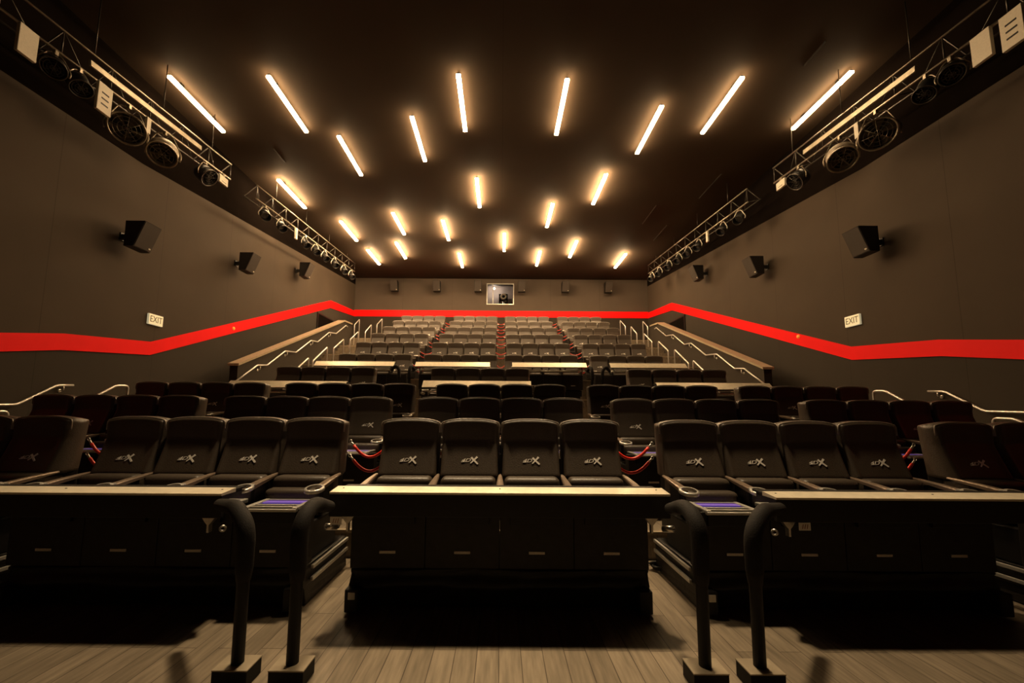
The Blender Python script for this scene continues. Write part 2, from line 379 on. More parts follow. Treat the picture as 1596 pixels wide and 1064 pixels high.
# ------------------------------------------------------------------ half walls, rails
def side(s): return 'left' if s < 0 else 'right'
for s in (-1, 1):
    t = thing('half_wall', 'sloping half wall with tan cap beside the %s stairs' % side(s), 'half wall', (s * 8.03, 11.5, 1.22), 'half walls beside the stairs')
    top = [(11.5, 3.02), (19.0, 6.20), (20.0, 6.28)]
    bm = bmesh.new()
    base = [(20.0, 4.90), (18.6, 4.90), (18.6, 4.22), (16.95, 4.22), (16.95, 3.54), (15.3, 3.54), (15.3, 2.83), (13.5, 2.83), (13.5, 2.08), (11.5, 2.08), (11.5, 1.22)]
    prism(bm, [(y - 11.5, z - 1.22 - .002 * 0) for y, z in top + base], 'x', -.12, .12); obj('panel', bm, 'walllow', t)
    bm = bmesh.new()
    prism(bm, [(y - 11.5 - (.04 if i == 0 else 0), z - 1.22) for i, (y, z) in enumerate(top)] + [(y - 11.5 - (.04 if i == 2 else 0), z - 1.22 + .07) for i, (y, z) in enumerate(reversed(top))], 'x', -.17, .17)
    obj('cap', bm, 'trimtan', t)
    zz = [(11.15, 2.42), (12.3, 3.14), (12.8, 3.20), (13.82, 3.85), (14.55, 3.92), (15.65, 4.59), (16.22, 4.64), (17.25, 5.27), (18.0, 5.38), (19.1, 6.03), (19.3, 6.0)]
    t = thing('wall_handrail', 'long zigzag steel handrail fixed to the %s half wall' % side(s), 'handrail', (s * 7.83, 11.15, 1.22), 'handrails')
    bm = bmesh.new(); tube(bm, smooth_path([(0, y - 11.15, z - 1.22) for y, z in zz], .05, 3), .024, 10); obj('rail', bm, 'steelrail', t)
    for (y, z) in zz[1:9:2]:
        bm = bmesh.new(); tube(bm, smooth_path([(0, y - 11.0, z - 1.24), (0, y - 11.0, z - 1.34), (s * .08, y - 11.0, z - 1.36)], .03, 3), .012, 6)
        lathe(bm, [(0, 0), (.04, 0), (.04, .012), (0, .012)], 12, frame_to((s, 0, 0), (s * .075, y - 11.0, z - 1.36)))
        obj('bracket', bm, 'steelrail', t)
    RL = [(11.85, 3.0, 12.5, 3.42, 'lowest'), (12.8, 3.36, 13.8, 4.0, 'second lowest'), (14.33, 4.05, 15.2, 4.57, 'third lowest'), (15.85, 4.68, 16.7, 5.2, 'third highest'), (17.58, 5.38, 18.35, 5.9, 'second highest'), (19.18, 6.1, 19.98, 6.6, 'highest')]
    def floor_z(y, steps=True):
        z = 0
        for i in range(1, 10):
            if y >= EDGE[i]: z = ROW_Z[i]
        for i in range(4, 10):
            for k in range(3):
                y0 = EDGE[i] - .29 * (3 - k)
                if y0 <= y < EDGE[i] and steps: z = ROW_Z[i - 1] + (ROW_Z[i] - ROW_Z[i - 1]) * (k + 1) / 4
        return z
    for y0, z0, y1, z1, word in RL + [(19.48, 6.15, 20.12, 6.6, 'outer')]:
        x = s * (6.3 if word != 'outer' else 7.55)
        f0 = floor_z(y0); f1 = floor_z(y1)
        lab = ('%s of the freestanding steel handrails up the %s stairs' % (word, side(s))) if word != 'outer' else 'freestanding steel handrail at the top of the %s half wall' % side(s)
        t = thing('stair_handrail', lab, 'handrail', (x, y0, f0), 'freestanding stair handrails')
        bm = bmesh.new()
        tube(bm, smooth_path([(0, 0, 0), (0, 0, z0 - f0), (0, y1 - y0, z1 - f0), (0, y1 - y0 + .02, f1 - f0)], .06, 4), .022, 10)
        obj('rail', bm, 'steelrail', t)
        bm = bmesh.new()
        lathe(bm, [(0, 0), (.05, 0), (.05, .012), (0, .012)], 14)
        lathe(bm, [(0, 0), (.05, 0), (.05, .012), (0, .012)], 14, Matrix.Translation((0, y1 - y0 + .02, f1 - f0)))
        obj('base_flange', bm, 'steelrail', t)
    # lower wall-mounted rail and two short free rails beside the front rows
    t = thing('wall_handrail', 'bent steel handrail fixed to the %s wall beside the front rows' % side(s), 'handrail', (s * 8.84, 6.0, .3), 'handrails')
    bm = bmesh.new(); tube(bm, smooth_path([(0, y - 6.0, z - .3) for y, z in [(5.4, 1.30), (6.05, 1.70), (7.05, 1.74), (7.66, 2.14), (7.95, 2.16)]], .06, 4), .022, 10); obj('rail', bm, 'steelrail', t)
    for y, z in ((6.5, 1.70), (7.78, 2.13)):
        bm = bmesh.new(); tube(bm, smooth_path([(0, y - 6, z - .3), (0, y - 6, z - .38), (s * .08, y - 6, z - .39)], .03, 3), .012, 6)
        lathe(bm, [(0, 0), (.035, 0), (.035, .012), (0, .012)], 12, frame_to((s, 0, 0), (s * .075, y - 6, z - .39)))
        obj('bracket', bm, 'steelrail', t)
    for pts, word in (([(7.15, .63), (7.15, 1.86), (7.6, 2.14), (7.84, 2.15), (7.84, .63)], 'third row'), ([(5.3, .3), (5.3, 1.35), (5.72, 1.61), (5.97, 1.62), (5.97, .3)], 'second row')):
        t = thing('stair_handrail', 'short steel hoop handrail at the %s end of the %s' % (side(s), word), 'handrail', (s * 7.6, pts[0][0], pts[0][1]), 'freestanding stair handrails')
        bm = bmesh.new(); tube(bm, smooth_path([(0, y - pts[0][0], z - pts[0][1]) for y, z in pts], .07, 5), .021, 10); obj('rail', bm, 'steelrail', t)
        bm = bmesh.new()
        for y in (0, pts[-1][0] - pts[0][0]): lathe(bm, [(0, 0), (.05, 0), (.05, .012), (0, .012)], 14, Matrix.Translation((0, y, 0)))
        obj('base_flange', bm, 'steelrail', t)

# ------------------------------------------------------------------ seats
PITCH_X = 0.63
def back_front(v):      # front surface y at height fraction
    return -.158 - .150 * max(0, .66 - v) ** 1.25 / .66 ** 1.25 - .008 * math.sin(PI * v) + .004 * math.exp(-((v - .62) / .03) ** 2)
def back_half(v):       # half width at height fraction
    W = .308
    if v > .93: W *= 1 - .06 * ((v - .93) / .07) ** 2.2
    return W
def backrest_bm(nx=30, nz=30):
    """upper back cushion with head section: z 1.00 to 1.57, front toward -y"""
    bm = bmesh.new()
    prof = back_front
    F, B = [], []
    for j in range(nz + 1):
        v = j / nz; fr, br = [], []
        for i in range(nx + 1):
            u = -1 + 2 * i / nx
            x = u * back_half(v)
            z = .985 + v * .560 + v * .037 * (1 - abs(u) ** 3)
            e = (max(0, 1 - abs(u) ** 26) ** .5) * (max(0, 1 - abs(2 * v - 1) ** 40) ** .5)
            bol = .012 * math.exp(-((abs(u) - .86) / .10) ** 2)
            yf = prof(v) - bol
            yb = .055 - .06 * (1 - v)
            mid = (yf + yb) / 2
            fr.append(bm.verts.new((x, mid + (yf - mid) * e, z))); br.append(bm.verts.new((x, mid + (yb - mid) * e, z)))
        F.append(fr); B.append(br)
    for G, flip in ((F, 0), (B, 1)):
        for j in range(nz):
            for i in range(nx):
                q = [G[j][i], G[j][i + 1], G[j + 1][i + 1], G[j + 1][i]]
                bm.faces.new(q[::-1] if flip else q)
    bmesh.ops.remove_doubles(bm, verts=list(bm.verts), dist=.0005)
    return bm
def pad_bm(x0, x1, y0, y1, z0, z1, bev=.05, crown=0.0):
    bm = bmesh.new(); quadbox(bm, x0, x1, y0, y1, z0, z1, bev, 4); return bm
def logo_bm():
    bm = bmesh.new()
    me = text_mesh('4D', .085, .0015, .35)
    R = Matrix.Rotation(PI / 2, 4, 'X')
    merge(bm, bm_from(me, Matrix.Translation((-.050, 0, 0)) @ R @ Matrix.Diagonal((1.12, .8, 1, 1))))
    def bar(p, q, a, b):
        p = Vector(p); q = Vector(q); d = (q - p).normalized(); n = Vector((-d.y, d.x))
        poly = [p + n * a, p - n * a, q - n * b, q + n * b]
        prism(bm, [(v.x, v.y) for v in poly], 'y', -.0035, .0015)
    bar((.015, -.040), (.100, .052), .006, .013)
    bar((.022, .042), (.108, -.050), .013, .010)
    bar((-.105, -.022), (-.060, -.014), .003, .008)
    bm.transform(Matrix.Diagonal((.80, 1, .74, 1)))
    return bm

ME = {}
ME['backrest'] = mesh_of('backrest', backrest_bm(), 'leather', True)
def highlight_piping_bm():
    bm = bmesh.new(); pts = []
    N = 30
    for i in range(N + 1):
        u = -1 + 2 * i / N; v = .982
        pts.append((u * back_half(v) * .985, back_front(v) + .014, .985 + v * .560 + v * .037 * (1 - abs(u) ** 3) + .004))
    for sx in (-1, 1):
        ex = [(sx * back_half(v) * .992, back_front(v) + .012, .985 + v * .560) for v in (.80, .86, .91, .95)]
        pts = ex + pts if sx < 0 else pts + ex[::-1]
    tube(bm, pts, .0075, 6); return bm
ME['highlight_piping'] = mesh_of('highlight_piping', highlight_piping_bm(), 'highlight_piping')
ME['logo'] = mesh_of('logo', logo_bm(), 'logo')
bm = pad_bm(-.272, .272, -.40, -.10, .82, 1.01, .05); ME['lumbar_pad'] = mesh_of('lumbar_pad', bm, 'leather', True)
bm = pad_bm(-.272, .272, -.440, -.20, .66, .91, .045); ME['seat_cushion'] = mesh_of('seat_cushion', bm, 'leather', True)
bm = bmesh.new()   # dark shell under and behind the cushions
quadbox(bm, -.27, .27, -.62, -.05, .327, .655, .02); quadbox(bm, -.25, .25, -.06, .135, .40, 1.12, .03)
ME['seat_shell'] = mesh_of('seat_shell', bm, 'blackplastic')
bm = bmesh.new(); quadbox(bm, -.3138, .3138, -.770, -.63, .332, .812, .008, 2); ME['front_panel'] = mesh_of('front_panel', bm, 'fabric')
bm = bmesh.new(); quadbox(bm, -.068, .068, -.777, -.768, .455, .478, .002, 1); ME['name_plate'] = mesh_of('name_plate', bm, 'grey')
bm = bmesh.new()   # slatted footrest tray
quadbox(bm, -.235, -.190, -.80, -.45, .79, .83, .008); quadbox(bm, .190, .235, -.80, -.45, .79, .83, .008)
quadbox(bm, -.235, .235, -.812, -.788, .795, .818, .006)
for y in (-.735, -.665, -.465): quadbox(bm, -.195, .195, y - .011, y + .011, .803, .827, .004)
ME['footrest'] = mesh_of('footrest', bm, 'silver')
bm = bmesh.new(); quadbox(bm, -.225, .225, -.80, -.45, .70, .80, .004); ME['footrest_tray'] = mesh_of('footrest_tray', bm, 'blackplastic')
bm = bmesh.new(); quadbox(bm, -.19, .19, -.575, -.495, .80, .822, .003); ME['light_strip'] = mesh_of('light_strip', bm, 'purple')
def arm_meshes():
    bm = bmesh.new()
    pts = [(0, -.06, 1.02), (0, -.15, 1.015), (0, -.35, .995), (0, -.50, .975)]
    rings = []
    for (x, y, z), wd in zip(pts, (.014, .022, .032, .036)):
        rings.append([bm.verts.new(p) for p in [(-wd, y, z - wd * 1.2), (wd, y, z - wd * 1.2), (wd, y, z - .010), (wd * .7, y, z), (-wd * .7, y, z), (-wd, y, z - .010)]])
    for A, B in zip(rings, rings[1:]):
        for k in range(6): bm.faces.new([A[k], A[(k + 1) % 6], B[(k + 1) % 6], B[k]])
    bm.faces.new(rings[0]); bm.faces.new(rings[-1][::-1])
    a = mesh_of('armrest', bm, 'silverarm')
    bm = bmesh.new()
    quadbox(bm, -.02, .02, -.46, -.24, .70, .975, .01)
    s = mesh_of('armrest_post', bm, 'blackplastic')
    bm = bmesh.new()
    mt = Matrix.Translation((0, -.595, .965)) @ Matrix.Rotation(math.radians(13), 4, 'X')
    lathe(bm, [(.062, .008), (.082, .006), (.084, -.02), (.062, -.02), (.062, .008)], 28, mt)
    quadbox(bm, -.042, .042, -.535, -.49, .955, .982, .006)
    c = mesh_of('cup_holder', bm, 'silver', False)
    bm = bmesh.new(); lathe(bm, [(.062, 0), (.056, -.09), (0, -.09)], 20, mt)
    cu = mesh_of('cup_well', bm, 'blackplastic')
    return a, s, c, cu
M['silverarm'] = mat('worn_bronze_armrest', (0.25, 0.18, 0.13), 0.35, 0.3, vary=0.15, scale=15)
ME['armrest'], ME['armrest_post'], ME['cup_holder'], ME['cup_well'] = arm_meshes()

def child(mesh, parent, name=None, loc=(0, 0, 0), rot=None):
    o = bpy.data.objects.new(name or mesh, ME[mesh]); C.objects.link(o); o.parent = parent; o.location = loc
    if rot: o.rotation_euler = rot
    return o
def add_arm(parent, x):
    a = child('armrest', parent, loc=(x, -.07, 0)); child('armrest_post', a)
    c = child('cup_holder', a); return a
def build_seat(level, both):
    root = bpy.data.objects.new('cinema_seat', None); C.objects.link(root)
    b = child('backrest', root, loc=(0, .10, 0))
    child('logo', b, loc=(0, back_front(.305) - .006, 1.155), rot=(math.radians(-23), 0, 0))
    child('highlight_piping', b)
    child('lumbar_pad', root, loc=(0, .08, 0)); child('seat_cushion', root)
    child('seat_shell', root)
    add_arm(root, -.315)
    if both: add_arm(root, .315)
    if level >= 1:
        f = child('front_panel', root); child('name_plate', f)
    if level >= 2:
        r = child('footrest', root); child('footrest_tray', r); child('light_strip', r)
    remember(root)
    return root
protos = {}
def place_seat(level, both, loc, label, group):
    k = (level, both)
    if k not in protos: protos[k] = build_seat(level, both); o = protos[k]
    else: o = copy_tree(protos[k])
    o.location = loc; tag(o, label, 'cinema seat', group)
    return o

ROWN = ['front', 'second', 'third', 'fourth', 'fifth', 'sixth', 'seventh', 'eighth', 'ninth', 'back']
FOUR = ['leftmost', 'second from left', 'third from left', 'rightmost']
blocks = []   # (row, x centre, name, seat indices)
for r in range(3):
    blocks += [(r, 0.0, 'centre', range(4)), (r, -2.9, 'left', range(4)), (r, 2.93, 'right', range(4))]
    if r == 0: blocks += [(r, -5.78, 'far left', (2, 3)), (r, 5.84, 'far right', (0, 1))]
    else: blocks += [(r, -5.78, 'far left', range(4)), (r, 5.84, 'far right', range(4))]
blocks += [(3, -0.52, 'centre', range(4)), (3, -4.43, 'left', range(4)), (3, 4.46, 'right', range(4))]
for r in range(4, 10):
    a, b = (1.38, 4.3) if r == 4 else (1.46, 4.44)
    blocks += [(r, -b, 'outer left', range(4)), (r, -a, 'inner left', range(4)), (r, a, 'inner right', range(4)), (r, b, 'outer right', range(4))]
for r, cx, nm, idx in blocks:
    level = 2 if r <= 1 else (1 if r <= 4 else 0)
    idx = list(idx)
    for k in idx:
        x = cx + (k - 1.5) * PITCH_X
        w = FOUR[k]
        if len(idx) == 2: w = {0: 'leftmost', 1: 'second from left', 2: 'second from right', 3: 'rightmost'}[k]
        end = ', black leather with silver logo'
        if r == 0: lab = 'black leather seat in the front row, %s block, %s' % (nm, w)
        else: lab = 'dark leather seat in the %s row, %s block, %s' % (ROWN[r], nm, w)
        place_seat(level, k == idx[-1], (x, ROW_Y[r], ROW_Z[r]), lab, 'seats in the %s row' % ROWN[r])

# motion bases under every block of seats
def base_parts(full):
    out = {}
    bm = bmesh.new()
    quadbox(bm, -1.20, 1.20, -.62, .10, 0.0, .12); quadbox(bm, -1.25, 1.25, -.68, .14, .12, .325, .02)
    out['base_frame'] = mesh_of('base_frame', bm, 'blackmetal')
    if not full: return out
    bm = bmesh.new()   # wavy fabric skirt hanging across the front and wrapping round the sides
    nx = 60; prof = [(-.700, .326), (-.742, .322), (-.752, .310), (-.735, .285), (-.760, .245), (-.790, .205), (-.775, .175), (-.735, .15), (-.715, .10), (-.70, .05), (-.705, .012)]
    random.seed(3); ph = [random.uniform(0, 6) for _ in range(6)]
    G = []
    for j, (y, z) in enumerate(prof):
        row = []
        for i in range(nx + 1):
            u = -1 + 2 * i / nx; x = u * 1.255
            wv = .008 * math.sin(u * 9 + ph[0] + j * .7) + .005 * math.sin(u * 23 + ph[1] + j * 1.3)
            row.append(bm.verts.new((x, y + wv * (j > 0), z + .010 * math.sin(u * 5 + ph[2] + j * .4) * (0 < j < len(prof) - 1))))
        G.append(row)
    for j in range(len(prof) - 1):
        for i in range(nx):
            f = bm.faces.new([G[j][i], G[j][i + 1], G[j + 1][i + 1], G[j + 1][i]]); f.smooth = True
    for sx, col in ((-1, 0), (1, nx)):   # side returns
        side_v = [[r_[col] for r_ in G]]
        for y2 in (-.45, -.1, .15):
            side_v.append([bm.verts.new((sx * (1.255 + .006 * math.sin(j * 2 + y2 * 9)), y2, prof[j][1])) for j in range(len(prof))])
        for A, B in zip(side_v, side_v[1:]):
            for j in range(len(prof) - 1): bm.faces.new([A[j], A[j + 1], B[j + 1], B[j]])
    out['skirt'] = mesh_of('skirt', bm, 'fabric')
    for nm_, z in (('a', .335), ('b', .215)):
        bm = bmesh.new(); quadbox(bm, -.012, .012, -.66, .12, -.016, .016, .004); out['side_rail'] = mesh_of('side_rail', bm, 'silver')
    bm = bmesh.new(); quadbox(bm, -.06, .05, -.06, .06, .02, .20, .01); out['corner_foot'] = mesh_of('corner_foot', bm, 'rubber')
    bm = bmesh.new(); quadbox(bm, -.028, .028, -.068, -.059, .125, .18, .002, 1); out['sticker'] = mesh_of('sticker', bm, 'paper')
    bm = bmesh.new(); quadbox(bm, -.012, .012, -.0715, -.068, .14, .165)
    quadbox(bm, -.016, -.013, -.0715, -.068, .135, .17); out['printed_mark'] = mesh_of('printed_mark', bm, 'ink')
    return out
BF = base_parts(True); BS = base_parts(False)
def mk(me, name, parent, loc=(0, 0, 0)):
    o = bpy.data.objects.new(name, me); C.objects.link(o); o.parent = parent; o.location = loc; return o
for r, cx, nm, idx in blocks:
    idx = list(idx); xs = (cx if len(idx) == 4 else cx)
    t = thing('motion_base', 'black skirted base under the %s row, %s block of seats' % (ROWN[r], nm), 'seat base', (xs, ROW_Y[r], ROW_Z[r]), 'seat block bases')
    if r >= 4:
        mk(BS['base_frame'], 'base_frame', t); continue
    mk(BF['base_frame'], 'base_frame', t); mk(BF['skirt'], 'skirt', t)
    for sx in (-1, 1):
        for z in (.30, .20): mk(BF['side_rail'], 'side_rail', t, (sx * 1.275, 0, z))
        if r == 0:
            sd = {'centre': -1, 'left': -1, 'right': -1}.get(nm, 0)
            f = mk(BF['corner_foot'], 'corner_foot', t, (sx * 1.20, -.80, 0))
            if sx == sd:
                st = mk(BF['sticker'], 'sticker', f)

# front footboards (padded board with metal top) before some blocks
def footboard(cx, y, z, w, label, stick=0, lip=0.012):
    t = thing('footboard', label, 'footboard', (cx, y, z), 'footboards before the seats')
    bm = bmesh.new(); quadbox(bm, -w / 2, w / 2, 0 if lip < .02 else -.05, .035, -.185 if lip < .02 else -lip - .012, -.014 if lip < .02 else -lip, .004); obj('board', bm, 'blackplastic', t)
    bm = bmesh.new(); quadbox(bm, -w / 2 + .02, w / 2 - .02, .035 if lip < .02 else .12, .27, -.06, -.014); quadbox(bm, -w / 2 + .02, w / 2 - .02, .26, .318, -.006, .008); quadbox(bm, -w / 2 + .02, w / 2 - .02, .155, .27, -.02, .006); obj('light_block', bm, 'fabric', t)  # added strips that stop light leaking down behind the board
    bm = bmesh.new()
    prism(bm, [(-.055, -lip), (-.060, -lip + .01), (.10, .022), (.16, .022), (.16, .008), (.105, .008), (-.045, -lip)] if lip > .02 else [(-.006, -.012), (-.006, .004), (.16, .022), (.16, -.012)], 'x', -w / 2, w / 2)
    o = obj('metal_top', bm, 'goldmetal', t)
    bm = bmesh.new()
    for k in range(3): lathe(bm, [(0, .0), (.007, 0), (.007, .003), (0, .003)], 10, Matrix.Translation((-w / 2 + .07 + k * (w - .14) / 2, .10, .0165)))
    obj('screw', bm, 'blackmetal', o)
    bm = bmesh.new(); zt = -.12 if lip < .02 else -.235
    tube(bm, [(-w / 2 + .1, .16, zt), (w / 2 - .1, .16, zt)], .020, 8); obj('cross_tube', bm, 'chrome', t)
    for k in range(5):
        x = -w / 2 + .13 + k * (w - .26) / 4
        bm = bmesh.new(); tube(bm, smooth_path([(x, .10, -.05), (x, .14, -.14), (x, .165, -.20)], .05, 3), .02, 8)
        quadbox(bm, x - .03, x + .03, .09, .18, -.15, -.09, .008); obj('bracket', bm, 'blackmetal', t)
    for sx in (-1, 1):
        bm = bmesh.new(); x = sx * (w / 2 - .13)
        prism(bm, [(x - .05, -.195), (x + .05, -.195), (x + .03, -.225), (x + .008, -.25), (x + .008, -.31), (x - .008, -.31), (x - .008, -.25), (x - .03, -.225)], 'y', .05, .09)
        obj('clamp', bm, 'chrome', t)
        bm = bmesh.new(); lathe(bm, [(.012, 0), (.026, 0), (.026, .09), (.012, .09), (.012, 0)], 16, frame_to((sx * .5, -.7, .2), (sx * (w / 2 - .03), .08, -.285))); obj('end_knuckle', bm, 'chrome', t)
    if stick:
        bm = bmesh.new(); quadbox(bm, stick - .045, stick + .045, -.006, .001, -.245, -.185, .001, 1)
        so = obj('sticker', bm, 'paper', t)
        bm = bmesh.new()
        for k in range(3):
            x = stick - .024 + k * .018
            prism(bm, [(x, -.232), (x + .005, -.232), (x + .013, -.198), (x + .008, -.198)], 'y', -.008, -.006)
        obj('printed_mark', bm, 'ink', so)
    return t
footboard(0, 3.12, 1.005, 2.69, 'black footboard with pale metal top before the front centre block', -1.285)
footboard(-3.54, 3.12, .985, 2.69, 'black footboard with metal top before the front left block')
footboard(3.53, 3.12, .985, 2.70, 'black footboard with metal top before the front right block', -1.14)
footboard(-4.85, 8.68, 2.33, 2.66, 'pale topped footboard before the fourth row left block', lip=.145)
footboard(-.54, 8.68, 2.36, 2.46, 'pale topped footboard before the fourth row centre block', lip=.145)
footboard(4.85, 8.68, 2.35, 2.6, 'pale topped footboard before the fourth row right block', lip=.145)
for x, w, n in ((-4.64, 2.52, 'outer left'), (-1.53, 2.36, 'inner left'), (1.54, 2.36, 'inner right'), (4.68, 2.42, 'outer right')):
    footboard(x, 12.1, 3.25, w, 'pale topped footboard before the fifth row %s block' % n, lip=.145)

# padded gate posts
def gate_post(x, y, zf, path, label, small=False):
    t = thing('gate_post', label, 'post', (x, y, zf), 'padded posts between the footboards')
    bm = bmesh.new(); quadbox(bm, -.105, .105, -.075, .075, 0, .094, .004); obj('base_block', bm, 'matteblack', t)
    bm = bmesh.new(); quadbox(bm, -.107, .107, -.077, .077, .092, .101, .002, 1); obj('base_plate', bm, 'base', t)
    P = smooth_path([(0, 0, .09)] + path, .19, 9)
    bm = bmesh.new(); tube(bm, P, .036, 16); obj('tube', bm, 'matteblack', t)
    Q = [p for p in P if p.z > .45]; Q = [Vector((0, 0, .58)), Vector((0, 0, .66))] + [p for p in Q if p.z > .68]
    R = [.040, .050] + [.052] * (len(Q) - 3) + [.042]
    bm = bmesh.new(); tube(bm, Q, .05, 18, radii=R); obj('padding', bm, 'foam', t)
    e = P[-1]
    bm = bmesh.new(); lathe(bm, [(0, 0), (.03, 0), (.03, .05), (0, .05)], 14, frame_to((P[-1] - P[-2]), e - (P[-1] - P[-2]).normalized() * .02)); obj('end_fitting', bm, 'chrome', t)
    return t
M['matteblack'] = mat('matte_black_powder_coat', (0.008, 0.007, 0.006), 0.6, spec=0.2, vary=0.1, scale=30)
M['base'] = mat('pale_lit_base_plate', (0.34, 0.28, 0.20), 0.4, 0.2, vary=0.15, scale=8)  # pale top on a black block: overhead light put into the colours
for s in (-1, 1):
    sd = side(s)
    gate_post(s * 1.605, 2.53, 0, [(0, 0, .90), (s * .14, .1, 1.00), (s * .53, .49, .93)], 'outer padded post of the pair at the %s front gap, curving outward' % sd)
    gate_post(s * 1.268, 2.53, 0, [(0, 0, .93), (s * .01, .18, 1.01), (s * .03, .49, .92)], 'inner padded post at the %s front gap, bending back to centre footboard' % sd)
for s in (-1, 1):
    sd = side(s)
    gate_post(s * 3.12, 11.75, 2.08, [(0, 0, .90), (s * .12, .05, 1.02), (s * .30, .25, .90)], 'outer padded post at the %s gap before the fifth row' % sd)
    gate_post(s * 2.80, 11.75, 2.08, [(0, 0, .90), (-s * .02, .1, 1.02), (-s * .1, .25, .90)], 'inner padded post at the %s gap before the fifth row' % sd)

# red ropes across the gaps
def rope(p0, p1, sag, label, group):
    p0 = Vector(p0); p1 = Vector(p1); mid = (p0 + p1) / 2
    t = thing('barrier_rope', label, 'rope', p0, group)
    N = 12; pts = []
    for i in range(N + 1):
        u = i / N; p = p0.lerp(p1, u) - p0; p.z -= sag * 4 * u * (1 - u); pts.append(p)
    bm = bmesh.new(); tube(bm, pts, .016, 10); obj('cord', bm, 'red', t)
    for p, q in ((pts[0], pts[1]), (pts[-1], pts[-2])):
        d = (p - q).normalized()
        bm = bmesh.new(); tube(bm, [p - d * .01, p + d * .05], .011, 8); lathe(bm, [(.012, -.004), (.02, 0), (.012, .004), (.012, -.004)], 12, frame_to((0, 1, 0), p + d * .06)); obj('hook', bm, 'chrome', t)
for x0, x1, g in ((-1.64, -1.31, 'left of the centre block'), (1.31, 1.66, 'right of the centre block'), (-4.58, -4.27, 'beside the far left block'), (4.29, 4.60, 'beside the far right block')):
    a, b = (0, -.05) if x0 < 0 else (-.05, 0)
    rope((x0, 4.37, 1.27 + a), (x1, 4.37, 1.27 + b), .10, 'upper red rope behind the front row gap %s' % g, 'red ropes between seat blocks')
    rope((x0, 4.37, 1.11 + a), (x1, 4.37, 1.11 + b), .095, 'lower red rope behind the front row gap %s' % g, 'red ropes between seat blocks')
for r in range(4, 10):
    a, b = (1.38, 4.3) if r == 4 else (1.46, 4.44)
    for x0, x1, g in ((-a + 1.24, a - 1.24, 'in the centre gap'), (-b + 1.25, -a - 1.25, 'in the left gap'), (a + 1.25, b - 1.25, 'in the right gap')):
        for dz, wd in ((1.22, 'upper'), (1.06, 'lower')):
            rope((x0 + .015, ROW_Y[r] + .17, ROW_Z[r] + dz), (x1 - .015, ROW_Y[r] + .17, ROW_Z[r] + dz), .08, '%s red rope %s of the %s row' % (wd, g, ROWN[r]), 'red ropes between seat blocks')
for s in (-1, 1):
    rope((s * 5.95, 13.27, 3.1), (s * 5.55, 13.27, 3.1), .07, 'short red rope at the %s end of the fifth row by the stairs' % side(s), 'red ropes between seat blocks')

# small seat number tags seen between the front backs
for x, w in ((-.755, 'left'), (.785, 'right')):
    bm = bmesh.new(); quadbox(bm, -.028, .028, -.004, .004, -.055, .055, .004, 1)
    o = obj('seat_tag', bm, 'paper'); o.location = (x, 5.02, 1.12)
    tag(o, 'small white tag on second row footrest, seen %s of centre between front seats' % w, 'tag', 'seat tags')
    bm = bmesh.new(); quadbox(bm, -.018, .008, -.0055, -.004, -.02, .02); obj('printed_mark', bm, 'ink', o)

# coiled cable beside the centre block on the right aisle
t = thing('floor_cable', 'black cable coiled on the floor at the right aisle step', 'cable', (1.72, 4.24, 0))
bm = bmesh.new()
tube(bm, [(.085 * math.cos(a * .35) * (1 + .01 * a), .07 * math.sin(a * .35), .015 + .0012 * a) for a in range(46)], .012, 8)
obj('coil', bm, 'rubber', t)
bm = bmesh.new(); tube(bm, smooth_path([(.08, .06, .03), (-.1, .16, .02), (-.3, .14, .05)], .05, 4), .010, 8); obj('lead', bm, 'rubber', t)

# ------------------------------------------------------------------ speakers
def speaker_unit(root, yaw):
    """box speaker: local -y is the wall side's opposite (front), wedge shaped, tilted down"""
    bm = bmesh.new()
    prism(bm, [(-.40, .30), (.05, .30), (.05, -.30), (-.17, -.30)], 'x', -.215, .215)
    b = obj('cabinet', bm, 'blackplastic', root)
    bm = bmesh.new()
    d = Vector((0, .23, -.60)).normalized()
    prism(bm, [(-.405, .285), (-.395, .285), (-.176, -.285), (-.186, -.285)], 'x', -.20, .20)
    gr = obj('grille', bm, 'grille', root)
    bm = bmesh.new(); prism(bm, [(-.222, -.215), (-.216, -.215), (-.205, -.245), (-.211, -.245)], 'x', .125, .175); obj('badge', bm, 'white', gr)
    bm = bmesh.new(); quadbox(bm, -.05, .05, .05, .31, -.05, .05); quadbox(bm, -.07, .07, .285, .31, -.09, .09); obj('wall_bracket', bm, 'blackmetal', root)
    root.rotation_euler = (0, 0, yaw)
M['grille'] = mat('dark_speaker_grille', (0.045, 0.034, 0.026), 0.6, spec=.3, bump=0.4, scale=160, vary=0.1)
for s in (-1, 1):
    for y, z, wd in ((8.70, 5.71, 'nearest the camera'), (12.5, 6.60, 'middle one'), (16.2, 7.76, 'farthest back')):
        t = thing('wall_speaker', 'black wedge speaker on the %s side wall, %s' % (side(s), wd), 'speaker', (s * (WX - .31), y, z), 'side wall speakers')
        speaker_unit(t, s * -PI / 2 if s > 0 else PI / 2)
for x, wd in ((-6.42, 'first from left'), (-3.87, 'second from left'), (-1.40, 'just left of the projector window'), (1.22, 'just right of the projector window'), (3.84, 'second from right'), (6.42, 'first from right')):
    t = thing('wall_speaker', 'dark speaker high on the back wall, %s' % wd, 'speaker', (x, YB - .31, 9.22), 'back wall speakers')
    speaker_unit(t, 0)

